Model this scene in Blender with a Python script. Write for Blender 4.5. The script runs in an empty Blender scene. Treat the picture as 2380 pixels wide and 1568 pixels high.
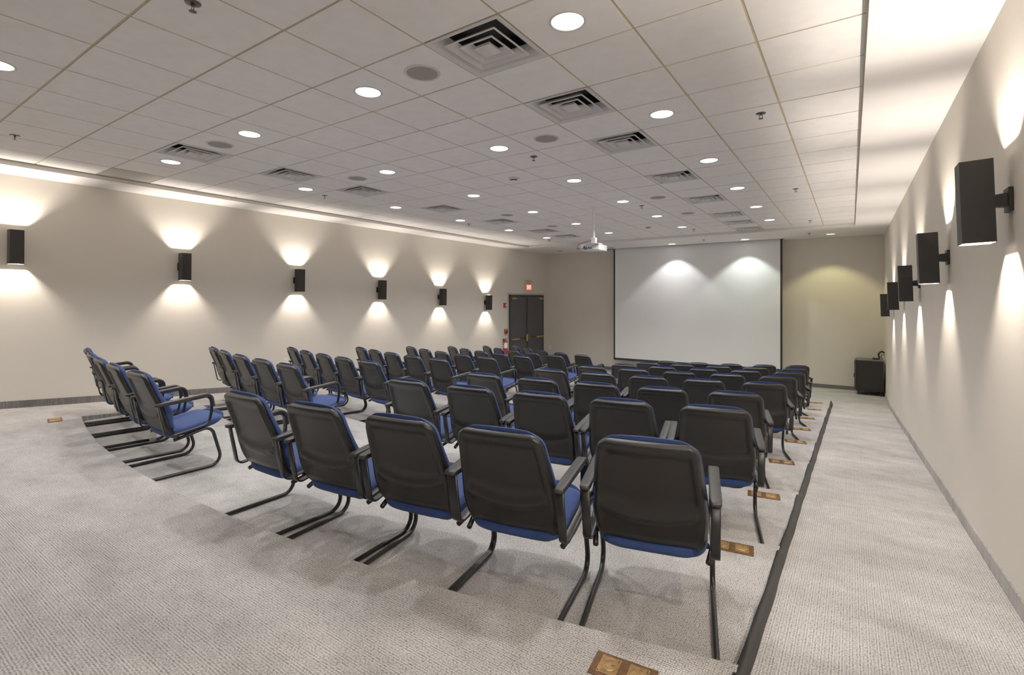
import bpy, bmesh, math, random
from mathutils import Vector, Matrix
random.seed(7)
scn = bpy.context.scene
COL = scn.collection
PI = math.pi

# ------------------------------------------------------------------ dimensions (metres)
EYE = 2.347                  # camera height above the front floor
YAW = 0.598
XL, XR = -9.08, 0.70         # side walls
YB, YR = 15.55, -5.0         # screen wall, rear end left open without a wall
CEIL = EYE + 1.69            # tiled ceiling
SOF = EYE + 1.63             # plaster border
PLAT = EYE - 1.42            # rear platform
STEP = 0.103
RAMP0, SLOPE = 1.6, 0.079
CX, CY = -4.145, 17.53       # centre of the seating arcs
RAD = [15.89, 14.56, 13.25, 12.0, 10.7, 9.48, 8.25, 7.0, 5.85]
XA, XB = -7.93, -0.36        # sides of the tiers
TILE = 0.61
GX, GY = 0.1016, 2.995       # origin of the ceiling grid

def ramp(y):
    return max(0.0, min(PLAT, PLAT - SLOPE * (y - RAMP0)))
def arc_y(n, x):
    return CY - math.sqrt(max(0, RAD[n] ** 2 - (x - CX) ** 2))
def tier_at(x, y):
    r = math.hypot(x - CX, y - CY)
    if y > CY: return 0.0
    for n in range(9):
        if r > RAD[n]: return PLAT - STEP * n
    return 0.0

# ------------------------------------------------------------------ materials
def new_mat(name):
    m = bpy.data.materials.new(name); m.use_nodes = True
    nt = m.node_tree
    return m, nt, nt.nodes['Principled BSDF']
def N(nt, t, **kw):
    n = nt.nodes.new(t)
    for k, v in kw.items(): setattr(n, k, v)
    return n
def plain(name, col, rough=0.5, metal=0.0, bump=0.0, bscale=200.0, vary=0.0, vscale=3.0, emis=None, estr=0.0, trans=0.0, spec=None):
    m, nt, p = new_mat(name)
    p.inputs['Base Color'].default_value = (*col, 1)
    p.inputs['Roughness'].default_value = rough
    p.inputs['Metallic'].default_value = metal
    if spec is not None: p.inputs['Specular IOR Level'].default_value = spec
    if trans: p.inputs['Transmission Weight'].default_value = trans
    if emis: 
        p.inputs['Emission Color'].default_value = (*emis, 1); p.inputs['Emission Strength'].default_value = estr
    tc = N(nt, 'ShaderNodeTexCoord')
    if bump:
        no = N(nt, 'ShaderNodeTexNoise'); no.inputs['Scale'].default_value = bscale; no.inputs['Detail'].default_value = 3
        nt.links.new(tc.outputs['Object'], no.inputs['Vector'])
        b = N(nt, 'ShaderNodeBump'); b.inputs['Strength'].default_value = bump; b.inputs['Distance'].default_value = 0.002
        nt.links.new(no.outputs['Fac'], b.inputs['Height']); nt.links.new(b.outputs['Normal'], p.inputs['Normal'])
    if vary:
        no = N(nt, 'ShaderNodeTexNoise'); no.inputs['Scale'].default_value = vscale; no.inputs['Detail'].default_value = 5
        nt.links.new(tc.outputs['Object'], no.inputs['Vector'])
        r = N(nt, 'ShaderNodeMapRange')
        r.inputs['From Min'].default_value = 0.3; r.inputs['From Max'].default_value = 0.7
        r.inputs['To Min'].default_value = 1 - vary; r.inputs['To Max'].default_value = 1 + vary
        nt.links.new(no.outputs['Fac'], r.inputs['Value'])
        mx = N(nt, 'ShaderNodeVectorMath', operation='SCALE'); mx.inputs[0].default_value = col
        nt.links.new(r.outputs['Result'], mx.inputs['Scale']); nt.links.new(mx.outputs['Vector'], p.inputs['Base Color'])
    return m

def carpet_mat(name, dark, light, ribs=False, mul=1.0):
    m, nt, p = new_mat(name)
    p.inputs['Roughness'].default_value = 0.95; p.inputs['Specular IOR Level'].default_value = 0.1
    geo = N(nt, 'ShaderNodeNewGeometry')
    mp = N(nt, 'ShaderNodeMapping'); nt.links.new(geo.outputs['Position'], mp.inputs['Vector'])
    mp.inputs['Scale'].default_value = (112, 98, 100) if not ribs else (60, 170, 4)
    vo = N(nt, 'ShaderNodeTexVoronoi', voronoi_dimensions='3D' if ribs else '2D'); vo.inputs['Scale'].default_value = 1.0; vo.inputs['Randomness'].default_value = 0.5
    nt.links.new(mp.outputs['Vector'], vo.inputs['Vector'])
    # loops merge into rows running down the room
    sx = N(nt, 'ShaderNodeSeparateXYZ'); nt.links.new(geo.outputs['Position'], sx.inputs['Vector'])
    mu = N(nt, 'ShaderNodeMath', operation='MULTIPLY'); mu.inputs[1].default_value = 2 * PI / 0.0122
    gt = N(nt, 'ShaderNodeMath', operation='GREATER_THAN'); gt.inputs[1].default_value = XB; nt.links.new(sx.outputs['X'], gt.inputs[0])
    ax = N(nt, 'ShaderNodeMix', data_type='FLOAT'); nt.links.new(gt.outputs[0], ax.inputs['Factor'])
    nt.links.new(sx.outputs['Y'], ax.inputs['A']); nt.links.new(sx.outputs['X'], ax.inputs['B'])
    nt.links.new(ax.outputs['Result'], mu.inputs[0])
    si = N(nt, 'ShaderNodeMath', operation='SINE'); nt.links.new(mu.outputs[0], si.inputs[0])
    n1 = N(nt, 'ShaderNodeTexNoise'); n1.inputs['Scale'].default_value = 2.2; n1.inputs['Detail'].default_value = 4; n1.inputs['Roughness'].default_value = 0.6
    st = N(nt, 'ShaderNodeMapping'); st.inputs['Scale'].default_value = (0.7, 1.3, 1); nt.links.new(geo.outputs['Position'], st.inputs['Vector'])
    nt.links.new(st.outputs['Vector'], n1.inputs['Vector'])
    n2 = N(nt, 'ShaderNodeTexNoise'); n2.inputs['Scale'].default_value = 420; n2.inputs['Detail'].default_value = 1
    nt.links.new(geo.outputs['Position'], n2.inputs['Vector'])
    n3 = N(nt, 'ShaderNodeTexNoise'); n3.inputs['Scale'].default_value = 14; n3.inputs['Detail'].default_value = 3
    nt.links.new(geo.outputs['Position'], n3.inputs['Vector'])
    # height: 1 - distance
    h = N(nt, 'ShaderNodeMapRange'); h.inputs['From Min'].default_value = 0.1; h.inputs['From Max'].default_value = 0.75
    h.inputs['To Min'].default_value = 1; h.inputs['To Max'].default_value = 0
    nt.links.new(vo.outputs['Distance'], h.inputs['Value'])
    a1 = N(nt, 'ShaderNodeMath', operation='MULTIPLY_ADD'); a1.inputs[1].default_value = 0.20
    nt.links.new(si.outputs[0], a1.inputs[0]); nt.links.new(h.outputs['Result'], a1.inputs[2])
    a2 = N(nt, 'ShaderNodeMath', operation='MULTIPLY_ADD'); a2.inputs[1].default_value = 0.55
    nt.links.new(n2.outputs['Fac'], a2.inputs[0]); nt.links.new(a1.outputs[0], a2.inputs[2])
    a3 = N(nt, 'ShaderNodeMath', operation='SUBTRACT'); a3.inputs[1].default_value = 0.27; nt.links.new(a2.outputs[0], a3.inputs[0])
    mix = N(nt, 'ShaderNodeMix', data_type='RGBA'); mix.clamp_factor = True
    mix.inputs['A'].default_value = (*dark, 1); mix.inputs['B'].default_value = (*light, 1)
    nt.links.new(a3.outputs[0], mix.inputs['Factor'])
    r1 = N(nt, 'ShaderNodeMapRange'); r1.inputs['From Min'].default_value = 0.32; r1.inputs['From Max'].default_value = 0.68
    r1.inputs['To Min'].default_value = 0.80 * mul; r1.inputs['To Max'].default_value = 1.14 * mul
    nt.links.new(n1.outputs['Fac'], r1.inputs['Value'])
    r3 = N(nt, 'ShaderNodeMapRange'); r3.inputs['From Min'].default_value = 0.3; r3.inputs['From Max'].default_value = 0.7
    r3.inputs['To Min'].default_value = 0.93; r3.inputs['To Max'].default_value = 1.06
    nt.links.new(n3.outputs['Fac'], r3.inputs['Value'])
    m2 = N(nt, 'ShaderNodeMath', operation='MULTIPLY'); nt.links.new(r1.outputs[0], m2.inputs[0]); nt.links.new(r3.outputs[0], m2.inputs[1])
    sc = N(nt, 'ShaderNodeVectorMath', operation='SCALE')
    nt.links.new(mix.outputs['Result'], sc.inputs[0]); nt.links.new(m2.outputs[0], sc.inputs['Scale'])
    nt.links.new(sc.outputs['Vector'], p.inputs['Base Color'])
    b = N(nt, 'ShaderNodeBump'); b.inputs['Strength'].default_value = 0.5; b.inputs['Distance'].default_value = 0.004
    nt.links.new(a2.outputs[0], b.inputs['Height']); nt.links.new(b.outputs['Normal'], p.inputs['Normal'])
    return m

def fabric_mat(name, c1, c2):
    m, nt, p = new_mat(name)
    p.inputs['Roughness'].default_value = 0.85; p.inputs['Specular IOR Level'].default_value = 0.25
    p.inputs['Sheen Weight'].default_value = 0.08; p.inputs['Sheen Roughness'].default_value = 0.5
    tc = N(nt, 'ShaderNodeTexCoord')
    mp = N(nt, 'ShaderNodeMapping'); mp.inputs['Scale'].default_value = (190, 190, 190); mp.inputs['Rotation'].default_value = (0.2, 0.2, PI / 4)
    nt.links.new(tc.outputs['Object'], mp.inputs['Vector'])
    vo = N(nt, 'ShaderNodeTexVoronoi'); vo.inputs['Scale'].default_value = 1; vo.inputs['Randomness'].default_value = 0.15
    nt.links.new(mp.outputs['Vector'], vo.inputs['Vector'])
    mix = N(nt, 'ShaderNodeMix', data_type='RGBA'); mix.inputs['A'].default_value = (*c1, 1); mix.inputs['B'].default_value = (*c2, 1)
    nt.links.new(vo.outputs['Distance'], mix.inputs['Factor']); nt.links.new(mix.outputs['Result'], p.inputs['Base Color'])
    b = N(nt, 'ShaderNodeBump'); b.inputs['Strength'].default_value = 0.35; b.inputs['Distance'].default_value = 0.002; b.invert = True
    nt.links.new(vo.outputs['Distance'], b.inputs['Height']); nt.links.new(b.outputs['Normal'], p.inputs['Normal'])
    return m

def emit(name, col, s):
    m, nt, p = new_mat(name)
    p.inputs['Base Color'].default_value = (*[min(1, c) for c in col], 1)
    p.inputs['Emission Color'].default_value = (*col, 1); p.inputs['Emission Strength'].default_value = s
    return m

M = {}
M['wall'] = plain('wall_paint', (0.73, 0.68, 0.60), 0.75, bump=0.12, bscale=160, vary=0.02, vscale=1.2, spec=0.25)
M['soffit'] = plain('soffit_paint', (0.83, 0.80, 0.775), 0.8, bump=0.05, bscale=120, vary=0.01, spec=0.2)
M['tile'] = plain('ceiling_tile_board', (0.87, 0.84, 0.82), 0.9, bump=0.25, bscale=260, vary=0.03, vscale=9, spec=0.1)
M['tee'] = plain('grid_metal', (0.52, 0.45, 0.28), 0.5, vary=0.08, vscale=5)
M['carpet'] = carpet_mat('loop_carpet', (0.205, 0.194, 0.185), (0.60, 0.580, 0.565))
M['carpet_base'] = carpet_mat('ribbed_carpet_base', (0.15, 0.14, 0.13), (0.33, 0.315, 0.30), ribs=True, mul=0.85)
M['carpet_base_r'] = carpet_mat('pale_carpet_base', (0.22, 0.21, 0.20), (0.56, 0.54, 0.52), ribs=True)
M['vinyl_base'] = plain('grey_vinyl_base', (0.13, 0.125, 0.12), 0.5, vary=0.05)
M['strip'] = plain('black_rubber_edging', (0.014, 0.0135, 0.0135), 0.55, bump=0.2, bscale=40, vary=0.25, vscale=8)
M['plastic'] = plain('black_moulded_plastic', (0.0050, 0.0048, 0.0046), 0.38, bump=0.18, bscale=700, vary=0.08, vscale=7)
M['frame'] = plain('black_powder_coat', (0.007, 0.007, 0.007), 0.33, bump=0.08, bscale=400)
M['pad'] = plain('black_arm_plastic', (0.018, 0.0175, 0.017), 0.4, bump=0.2, bscale=500)
M['blue'] = fabric_mat('blue_seat_fabric', (0.026, 0.058, 0.205), (0.014, 0.031, 0.115))
M['white_metal'] = plain('white_enamel', (0.62, 0.61, 0.60), 0.4, bump=0.03, bscale=60)
M['white_rim'] = plain('cream_rim', (0.62, 0.59, 0.54), 0.5, vary=0.04)
M['grille'] = plain('speaker_grille_mesh', (0.30, 0.28, 0.27), 0.7, bump=0.5, bscale=900)
M['dark'] = plain('dark_duct', (0.03, 0.03, 0.03), 0.8, vary=0.2)
M['sconce'] = plain('matte_black_metal', (0.005, 0.0048, 0.0046), 0.5, bump=0.08, bscale=300)
M['sconce_in'] = plain('tube_lining', (0.42, 0.41, 0.40), 0.5, vary=0.03)
M['lens'] = emit('downlight_lens', (1.0, 0.99, 0.97), 7.0)
M['lens_y'] = emit('dim_lens', (1.0, 0.95, 0.70), 2.2)
M['lens_off'] = plain('unlit_lens', (0.10, 0.095, 0.09), 0.4, vary=0.05)
M['lamp'] = emit('sconce_lamp', (1.0, 0.85, 0.62), 12.0)
M['screen'] = plain('screen_fabric', (0.86, 0.86, 0.86), 0.8, vary=0.006, vscale=1, spec=0.1)
M['black'] = plain('black_border_fabric', (0.012, 0.012, 0.012), 0.6, bump=0.05)
M['door'] = plain('charcoal_door_paint', (0.058, 0.060, 0.068), 0.4, vary=0.05, vscale=2)
M['door_frame'] = plain('dark_frame_paint', (0.03, 0.03, 0.033), 0.4, vary=0.05)
M['door_trim'] = plain('pale_trim_paint', (0.50, 0.47, 0.41), 0.6, vary=0.03)
M['brass'] = plain('aged_brass', (0.52, 0.36, 0.10), 0.32, 0.85, vary=0.15, vscale=14)
M['bronze'] = plain('worn_bronze_plate', (0.17, 0.085, 0.035), 0.45, 0.45, bump=0.3, bscale=60, vary=0.35, vscale=30)
M['bronze2'] = plain('worn_bronze_cover', (0.50, 0.30, 0.12), 0.38, 0.6, bump=0.3, bscale=90, vary=0.4, vscale=45)
M['red'] = plain('red_enamel', (0.50, 0.02, 0.015), 0.3, vary=0.05)
M['white'] = plain('white_plastic', (0.86, 0.85, 0.84), 0.4, vary=0.02)
M['cream'] = plain('cream_plastic', (0.56, 0.48, 0.31), 0.5, vary=0.03)
M['chrome'] = plain('bright_steel', (0.6, 0.6, 0.6), 0.25, 0.9, vary=0.05)
M['steel_dark'] = plain('dark_bronze_steel', (0.10, 0.09, 0.08), 0.35, 0.7, vary=0.1)
M['exit_red'] = emit('exit_red_face', (1.0, 0.10, 0.07), 1.0)
M['exit_txt'] = emit('exit_letter', (1.0, 0.62, 0.55), 1.3)
M['rack'] = plain('black_rack_steel', (0.0045, 0.004, 0.0038), 0.42, vary=0.1, vscale=3)
M['rack_top'] = plain('rack_top_grey', (0.12, 0.115, 0.10), 0.5, vary=0.1)  # top panel paler than the cabinet body
M['rack_door'] = plain('smoked_rack_door', (0.06, 0.035, 0.025), 0.25, vary=0.1)
M['cable'] = plain('black_cable', (0.012, 0.012, 0.012), 0.5, bump=0.05)
M['panel'] = plain('grey_return_panel', (0.40, 0.37, 0.34), 0.6, bump=0.6, bscale=150, vary=0.08, vscale=2)
M['cup'] = plain('clear_plastic', (0.85, 0.82, 0.74), 0.1)
M['cup'].node_tree.nodes['Principled BSDF'].inputs['Alpha'].default_value = 0.25

# ------------------------------------------------------------------ mesh helpers
def obj(name, bm, mats, parent=None, smooth=False, loc=None, bevel=0.0, norm=True):
    if norm: bmesh.ops.recalc_face_normals(bm, faces=bm.faces)
    me = bpy.data.meshes.new(name); bm.to_mesh(me); bm.free()
    if not isinstance(mats, (list, tuple)): mats = [mats]
    for m in mats: me.materials.append(m)
    if smooth:
        for p in me.polygons: p.use_smooth = True
    o = bpy.data.objects.new(name, me); COL.objects.link(o)
    if parent: o.parent = parent
    if loc: o.location = loc
    if bevel:
        b = o.modifiers.new('bevel', 'BEVEL'); b.width = bevel; b.segments = 2; b.limit_method = 'ANGLE'
        b.angle_limit = math.radians(40)
    return o
def tag(o, label, cat, group=None, kind=None):
    o['label'] = label
    o['category'] = cat
    if group: o['group'] = group
    if kind: o['kind'] = kind
    return o
def thing(name, loc, rz=0.0):
    e = bpy.data.objects.new(name, None); COL.objects.link(e)
    e.empty_display_size = 0.1; e.location = loc; e.rotation_euler = (0, 0, rz)
    return e
def copy_tree(o, parent=None):
    c = o.copy(); COL.objects.link(c)
    if parent: c.parent = parent
    for ch in list(o.children): copy_tree(ch, c)
    return c
def box(bm, x0, x1, y0, y1, z0, z1, mi=0, mat=None):
    vs = [bm.verts.new(((x0, x1)[i & 1], (y0, y1)[(i >> 1) & 1], (z0, z1)[(i >> 2) & 1])) for i in range(8)]
    if mat is not None:
        for v in vs: v.co = mat @ v.co
    for f in ((0, 2, 3, 1), (4, 5, 7, 6), (0, 1, 5, 4), (2, 6, 7, 3), (0, 4, 6, 2), (1, 3, 7, 5)):
        fc = bm.faces.new([vs[i] for i in f]); fc.material_index = mi
    return vs
def cyl(bm, c, r, z0, z1, n=24, r2=None, axis='z', mi=0, caps=True):
    r2 = r if r2 is None else r2
    rings = []
    for zz, rr in ((z0, r), (z1, r2)):
        ring = []
        for k in range(n):
            a = 2 * PI * k / n; p = (rr * math.cos(a), rr * math.sin(a), zz)
            if axis == 'x': p = (p[2], p[0], p[1])
            elif axis == 'y': p = (p[0], p[2], p[1])
            ring.append(bm.verts.new((c[0] + p[0], c[1] + p[1], c[2] + p[2])))
        rings.append(ring)
    for k in range(n):
        f = bm.faces.new([rings[0][k], rings[0][(k + 1) % n], rings[1][(k + 1) % n], rings[1][k]]); f.material_index = mi
    if caps:
        for r_ in rings:
            f = bm.faces.new(r_); f.material_index = mi
def lathe(bm, prof, n=32, c=(0, 0, 0), mi=0):
    rings = []
    for r, z in prof:
        if r < 1e-6: rings.append([bm.verts.new((c[0], c[1], c[2] + z))])
        else: rings.append([bm.verts.new((c[0] + r * math.cos(2 * PI * k / n), c[1] + r * math.sin(2 * PI * k / n), c[2] + z)) for k in range(n)])
    for a, b in zip(rings, rings[1:]):
        for k in range(n):
            q = [a[k % len(a)], a[(k + 1) % len(a)], b[(k + 1) % len(b)], b[k % len(b)]]
            u = []
            for v in q:
                if v not in u: u.append(v)
            if len(u) > 2: bm.faces.new(u).material_index = mi
def fillet(pts, rs, seg=6):
    out = [Vector(pts[0])]
    for i in range(1, len(pts) - 1):
        p = Vector(pts[i]); a = Vector(pts[i - 1]) - p; b = Vector(pts[i + 1]) - p
        r = rs[i - 1] if isinstance(rs, (list, tuple)) else rs
        ang = a.angle(b)
        d = min(r / math.tan(ang / 2), a.length * .49, b.length * .49)
        r = d * math.tan(ang / 2)
        a.normalize(); b.normalize()
        c = p + (a + b).normalized() * (r / math.sin(ang / 2))
        s = p + a * d; e = p + b * d
        v0 = s - c; v1 = e - c; tot = v0.angle(v1)
        ax = v0.cross(v1).normalized()
        for k in range(seg + 1):
            out.append(c + Matrix.Rotation(tot * k / seg, 3, ax) @ v0)
    out.append(Vector(pts[-1]))
    return out
def sweep(bm, path, w, h, n=10, up=(1, 0, 0), square=False, closed=False, cap=True, taper=None, mi=0):
    """tube along path; w is the size along 'up', h across"""
    up = Vector(up).normalized(); P = [Vector(p) for p in path]; L = len(P); rings = []
    for i, p in enumerate(P):
        if closed: t = P[(i + 1) % L] - P[i - 1]
        else: t = P[min(i + 1, L - 1)] - P[max(i - 1, 0)]
        t.normalize()
        side = up.cross(t)
        if side.length < 1e-4: side = Vector((0, 1, 0))
        side.normalize(); u = t.cross(side).normalized()
        s = taper(i / (L - 1)) if taper else 1.0
        ring = []
        for k in range(n):
            a = 2 * PI * (k + .5) / n; ca, sa = math.cos(a), math.sin(a)
            if square:
                q = 0.35
                ca = math.copysign(abs(ca) ** q, ca); sa = math.copysign(abs(sa) ** q, sa)
            ring.append(bm.verts.new(p + u * (ca * w / 2 * s) + side * (sa * h / 2 * s)))
        rings.append(ring)
    m = L if closed else L - 1
    for i in range(m):
        a, b = rings[i], rings[(i + 1) % L]
        for k in range(n):
            bm.faces.new([a[k], a[(k + 1) % n], b[(k + 1) % n], b[k]]).material_index = mi
    if cap and not closed:
        bm.faces.new(rings[0]).material_index = mi; bm.faces.new(rings[-1]).material_index = mi
def quad(bm, a, b, c, d, mi=0):
    f = bm.faces.new([bm.verts.new(v) for v in (a, b, c, d)]); f.material_index = mi; return f

# ------------------------------------------------------------------ floor, tiers, ramps
bm = bmesh.new()
quad(bm, (XL, YR, PLAT), (XR, YR, PLAT), (XR, RAMP0, PLAT), (XL, RAMP0, PLAT))
NA = 72
xs = [XA + (XB - XA) * k / NA for k in range(NA + 1)]
RB = 0.008
def band(lo, hi, z):
    for k in range(NA):
        quad(bm, (xs[k], lo(xs[k]), z), (xs[k + 1], lo(xs[k + 1]), z), (xs[k + 1], hi(xs[k + 1]), z), (xs[k], hi(xs[k]), z))
band(lambda x: RAMP0, lambda x: arc_y(0, x) - RB, PLAT)
for n in range(9):
    zt = PLAT - STEP * n; zb = zt - STEP if n < 8 else 0.0
    # rounded nosing then riser
    prof = [(-RB, 0), (-RB * .3, -RB * .3), (0, -RB), (0, zb - zt)]
    for (y0, z0), (y1, z1) in zip(prof, prof[1:]):
        for k in range(NA):
            a, b = xs[k], xs[k + 1]; ya, yb = arc_y(n, a), arc_y(n, b)
            quad(bm, (a, ya + y0, zt + z0), (b, yb + y0, zt + z0), (b, yb + y1, zt + z1), (a, ya + y1, zt + z1))
    if n < 8: band(lambda x: arc_y(n, x), lambda x: arc_y(n + 1, x) - RB, zb)
    else: band(lambda x: arc_y(8, x), lambda x: YB, 0.0)
YE = RAMP0 + PLAT / SLOPE
for x0, x1 in ((XL, XA), (XB, XR)):
    quad(bm, (x0, RAMP0, PLAT), (x1, RAMP0, PLAT), (x1, YE, 0), (x0, YE, 0))
    quad(bm, (x0, YE, 0), (x1, YE, 0), (x1, YB, 0), (x0, YB, 0))
for X in (XA, XB):
    ys = sorted([RAMP0 + (YE - RAMP0) * k / 200 for k in range(201)])
    for a, b in zip(ys, ys[1:]):
        t = tier_at(X, (a + b) / 2)
        quad(bm, (X, a, min(t, ramp(a))), (X, b, min(t, ramp(b))), (X, b, max(t, ramp(b))), (X, a, max(t, ramp(a))))
bmesh.ops.remove_doubles(bm, verts=bm.verts, dist=0.0004)
fl = obj('floor', bm, M['carpet'])
tag(fl, 'grey loop carpet over the curved seating tiers, side ramps and flat front', 'floor', kind='structure')

# ------------------------------------------------------------------ walls
def wall(name, x0, x1, y0, y1, z0, z1, label, mat=M['wall']):
    b = bmesh.new(); box(b, x0, x1, y0, y1, z0, z1)
    return tag(obj(name, b, mat), label, 'wall', kind='structure')
TOP = CEIL + 0.25
wall('wall_left', XL - .12, XL, YR, YB + .12, -.2, TOP, 'beige painted side wall with six black sconces and a double door')
wall('wall_right', XR, XR + .12, YR, YB + .12, -.2, TOP, 'beige painted side wall beside the right-hand ramp')
wall('wall_back', XL, XR, YB, YB + .12, -.2, TOP, 'beige painted end wall behind the projection screen')

def base_strip(name, x, side, mat, label, h=0.095):
    b = bmesh.new(); d = 0.012 * side
    ys = [YR + .01, RAMP0, YE, YB - .002]
    for y0, y1 in zip(ys, ys[1:]):
        z0, z1 = ramp(y0), ramp(y1)
        c = [(x, y0, z0 - .01), (x + d, y0, z0 - .01), (x + d, y0, z0 + h), (x, y0, z0 + h)]
        e = [(x, y1, z1 - .01), (x + d, y1, z1 - .01), (x + d, y1, z1 + h), (x, y1, z1 + h)]
        vc = [b.verts.new(v) for v in c]; ve = [b.verts.new(v) for v in e]
        for k in range(4): b.faces.new([vc[k], vc[(k + 1) % 4], ve[(k + 1) % 4], ve[k]])
    return tag(obj(name, b, mat), label, 'baseboard', kind='structure')
base_strip('baseboard_left', XL, 1, M['carpet_base'], 'dark ribbed carpet base along the left wall')
base_strip('baseboard_right', XR, -1, M['carpet_base_r'], 'pale grey carpet base following the right ramp')
bm = bmesh.new(); box(bm, XL + .012, XR - .012, YB - .012, YB, 0, .1)
tag(obj('baseboard_back', bm, M['vinyl_base']), 'dark grey vinyl base below the projection screen wall', 'baseboard', kind='structure')

# ------------------------------------------------------------------ ceiling
VENTS = [(-4, j) for j in (-1, 1, 3, 6, 9, 12, 14, 16)] + [(-11, j) for j in (-1, 1, 3, 6, 9, 12, 14)]
TRAY = (-14, -1)
XI0, XI1 = GX - 14 * TILE, GX
YJ1 = GY + 17 * TILE
bm = bmesh.new()
g = 0.0088
rt = random.Random(3)
for i in range(-14, 0):
    for j in range(-13, 17):
        if (i, j) in VENTS or (i, j) == TRAY: continue
        x0, x1 = GX + i * TILE + g, GX + (i + 1) * TILE - g
        y0, y1 = GY + j * TILE + g, GY + (j + 1) * TILE - g
        if i == -14: x0 -= g - .001
        dz = rt.uniform(-.0006, .0012)
        box(bm, x0, x1, y0, y1, CEIL + dz, CEIL + .02)
ceil = tag(obj('ceiling', bm, M['tile']), 'suspended ceiling of square off-white tiles', 'ceiling', kind='structure')
bm = bmesh.new()
for i in range(-14, 1):
    x = GX + i * TILE; box(bm, x - .012, x + .012, GY - 13 * TILE, YJ1, CEIL + .006, CEIL + .012)
for j in range(-13, 18):
    y = GY + j * TILE; box(bm, XI0, XI1, y - .012, y + .012, CEIL + .0065, CEIL + .0125)
obj('ceiling_grid', bm, M['tee'], ceil)['label'] = 'tan metal ceiling grid'
# slab above so that no light leaks
bm = bmesh.new(); box(bm, XL - .1, XR + .1, YR - .1, YB + .1, TOP - .02, TOP)
tag(obj('ceiling_slab', bm, M['dark']), 'dark slab above the suspended ceiling', 'ceiling', kind='structure')
# plaster border
bm = bmesh.new()
YG0 = GY - 13 * TILE
YSL0, YSL1, XSL0, XSL1 = 15.16, 15.30, -6.86, -1.48      # slot for the screen
def sof(x0, x1, y0, y1): box(bm, x0, x1, y0, y1, SOF, SOF + .12)
sof(XL, XI0 - .015, YR, YB); sof(XI1 - .016, XR, YR, YB)
sof(XI0 - .015, XI1 - .016, YJ1 + .002, YSL0)
sof(XI0 - .015, XSL0, YSL0, YSL1); sof(XSL1, XI1 - .016, YSL0, YSL1)
sof(XI0 - .015, XI1 - .016, YSL1, YB)
tag(obj('trim_1', bm, M['soffit']), 'smooth plaster border dropped around the tiled ceiling', 'ceiling border', kind='structure')
bm = bmesh.new()
box(bm, XI1 - .024, XI1 - .0165, YG0, YJ1, SOF + .035, CEIL - .0005)
box(bm, XI0 - .0148, XI0 - .004, YG0, YJ1, CEIL - .012, CEIL - .0005)
tag(obj('trim_2', bm, M['tee']), 'tan metal angle where tiles meet the plaster border', 'trim', kind='structure')

# grey return panel
t = thing('return_air_panel', (GX + (TRAY[0] + .5) * TILE, GY + (TRAY[1] + .5) * TILE, CEIL))
tag(t, 'flat grey return air panel set in the ceiling beside the left border', 'air vent')
bm = bmesh.new(); box(bm, -.297, .297, -.297, .297, .001, .012); obj('perforated_sheet', bm, M['panel'], t)

# ------------------------------------------------------------------ square diffusers
def square_ring(b, a0, z0, a1, z1, mi=0):
    p = [(-1, -1), (1, -1), (1, 1), (-1, 1)]
    for k in range(4):
        q, r = p[k], p[(k + 1) % 4]
        quad(b, (q[0] * a0, q[1] * a0, z0), (r[0] * a0, r[1] * a0, z0), (r[0] * a1, r[1] * a1, z1), (q[0] * a1, q[1] * a1, z1), mi)
def diffuser():
    t = thing('ceiling_diffuser', (0, 0, 0))
    b = bmesh.new()
    square_ring(b, .300, .004, .300, -.004); square_ring(b, .300, -.004, .280, -.004)
    square_ring(b, .280, -.004, .262, .004); square_ring(b, .262, .004, .205, .075)
    obj('frame', b, M['white_metal'], t, norm=False)
    b = bmesh.new()
    box(b, -.205, .205, -.205, .205, .16, .165)
    square_ring(b, .205, .075, .205, .16)
    obj('duct_throat', b, M['dark'], t, norm=False)
    for a in (.203, .132):
        b = bmesh.new()
        square_ring(b, a + .006, -.006, a + .004, .0); square_ring(b, a + .006, -.006, a - .006, -.007)
        square_ring(b, a - .006, -.007, a - .052, .034); square_ring(b, a + .004, 0, a - .050, .040)
        obj('louvre', b, M['white_metal'], t, norm=False)
    b = bmesh.new()
    square_ring(b, .068, -.007, .030, -.030); square_ring(b, .068, -.007, .062, .012)
    quad(b, (-.030, -.030, -.030), (.030, -.030, -.030), (.030, .030, -.030), (-.030, .030, -.030))
    obj('centre_plate', b, M['white_metal'], t, norm=False)
    return t
ORD = ['nearest', 'second', 'third', 'fourth', 'fifth', 'sixth', 'seventh', 'eighth', 'ninth']
proto = diffuser(); used = False; cnt = {-4: 0, -11: 0}
for (i, j) in VENTS:
    o = proto if not used else copy_tree(proto); used = True
    o.location = (GX + (i + .5) * TILE, GY + (j + .5) * TILE, CEIL)
    k = cnt[i]; cnt[i] += 1
    last = {-4: 7, -11: 6}[i]
    pos = 'farthest' if k == last else ORD[k]
    tag(o, f'square white louvred air diffuser, {pos} in the {"right" if i == -4 else "left"} line of diffusers', 'air vent',
        group='square air diffusers in the ceiling')

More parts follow.
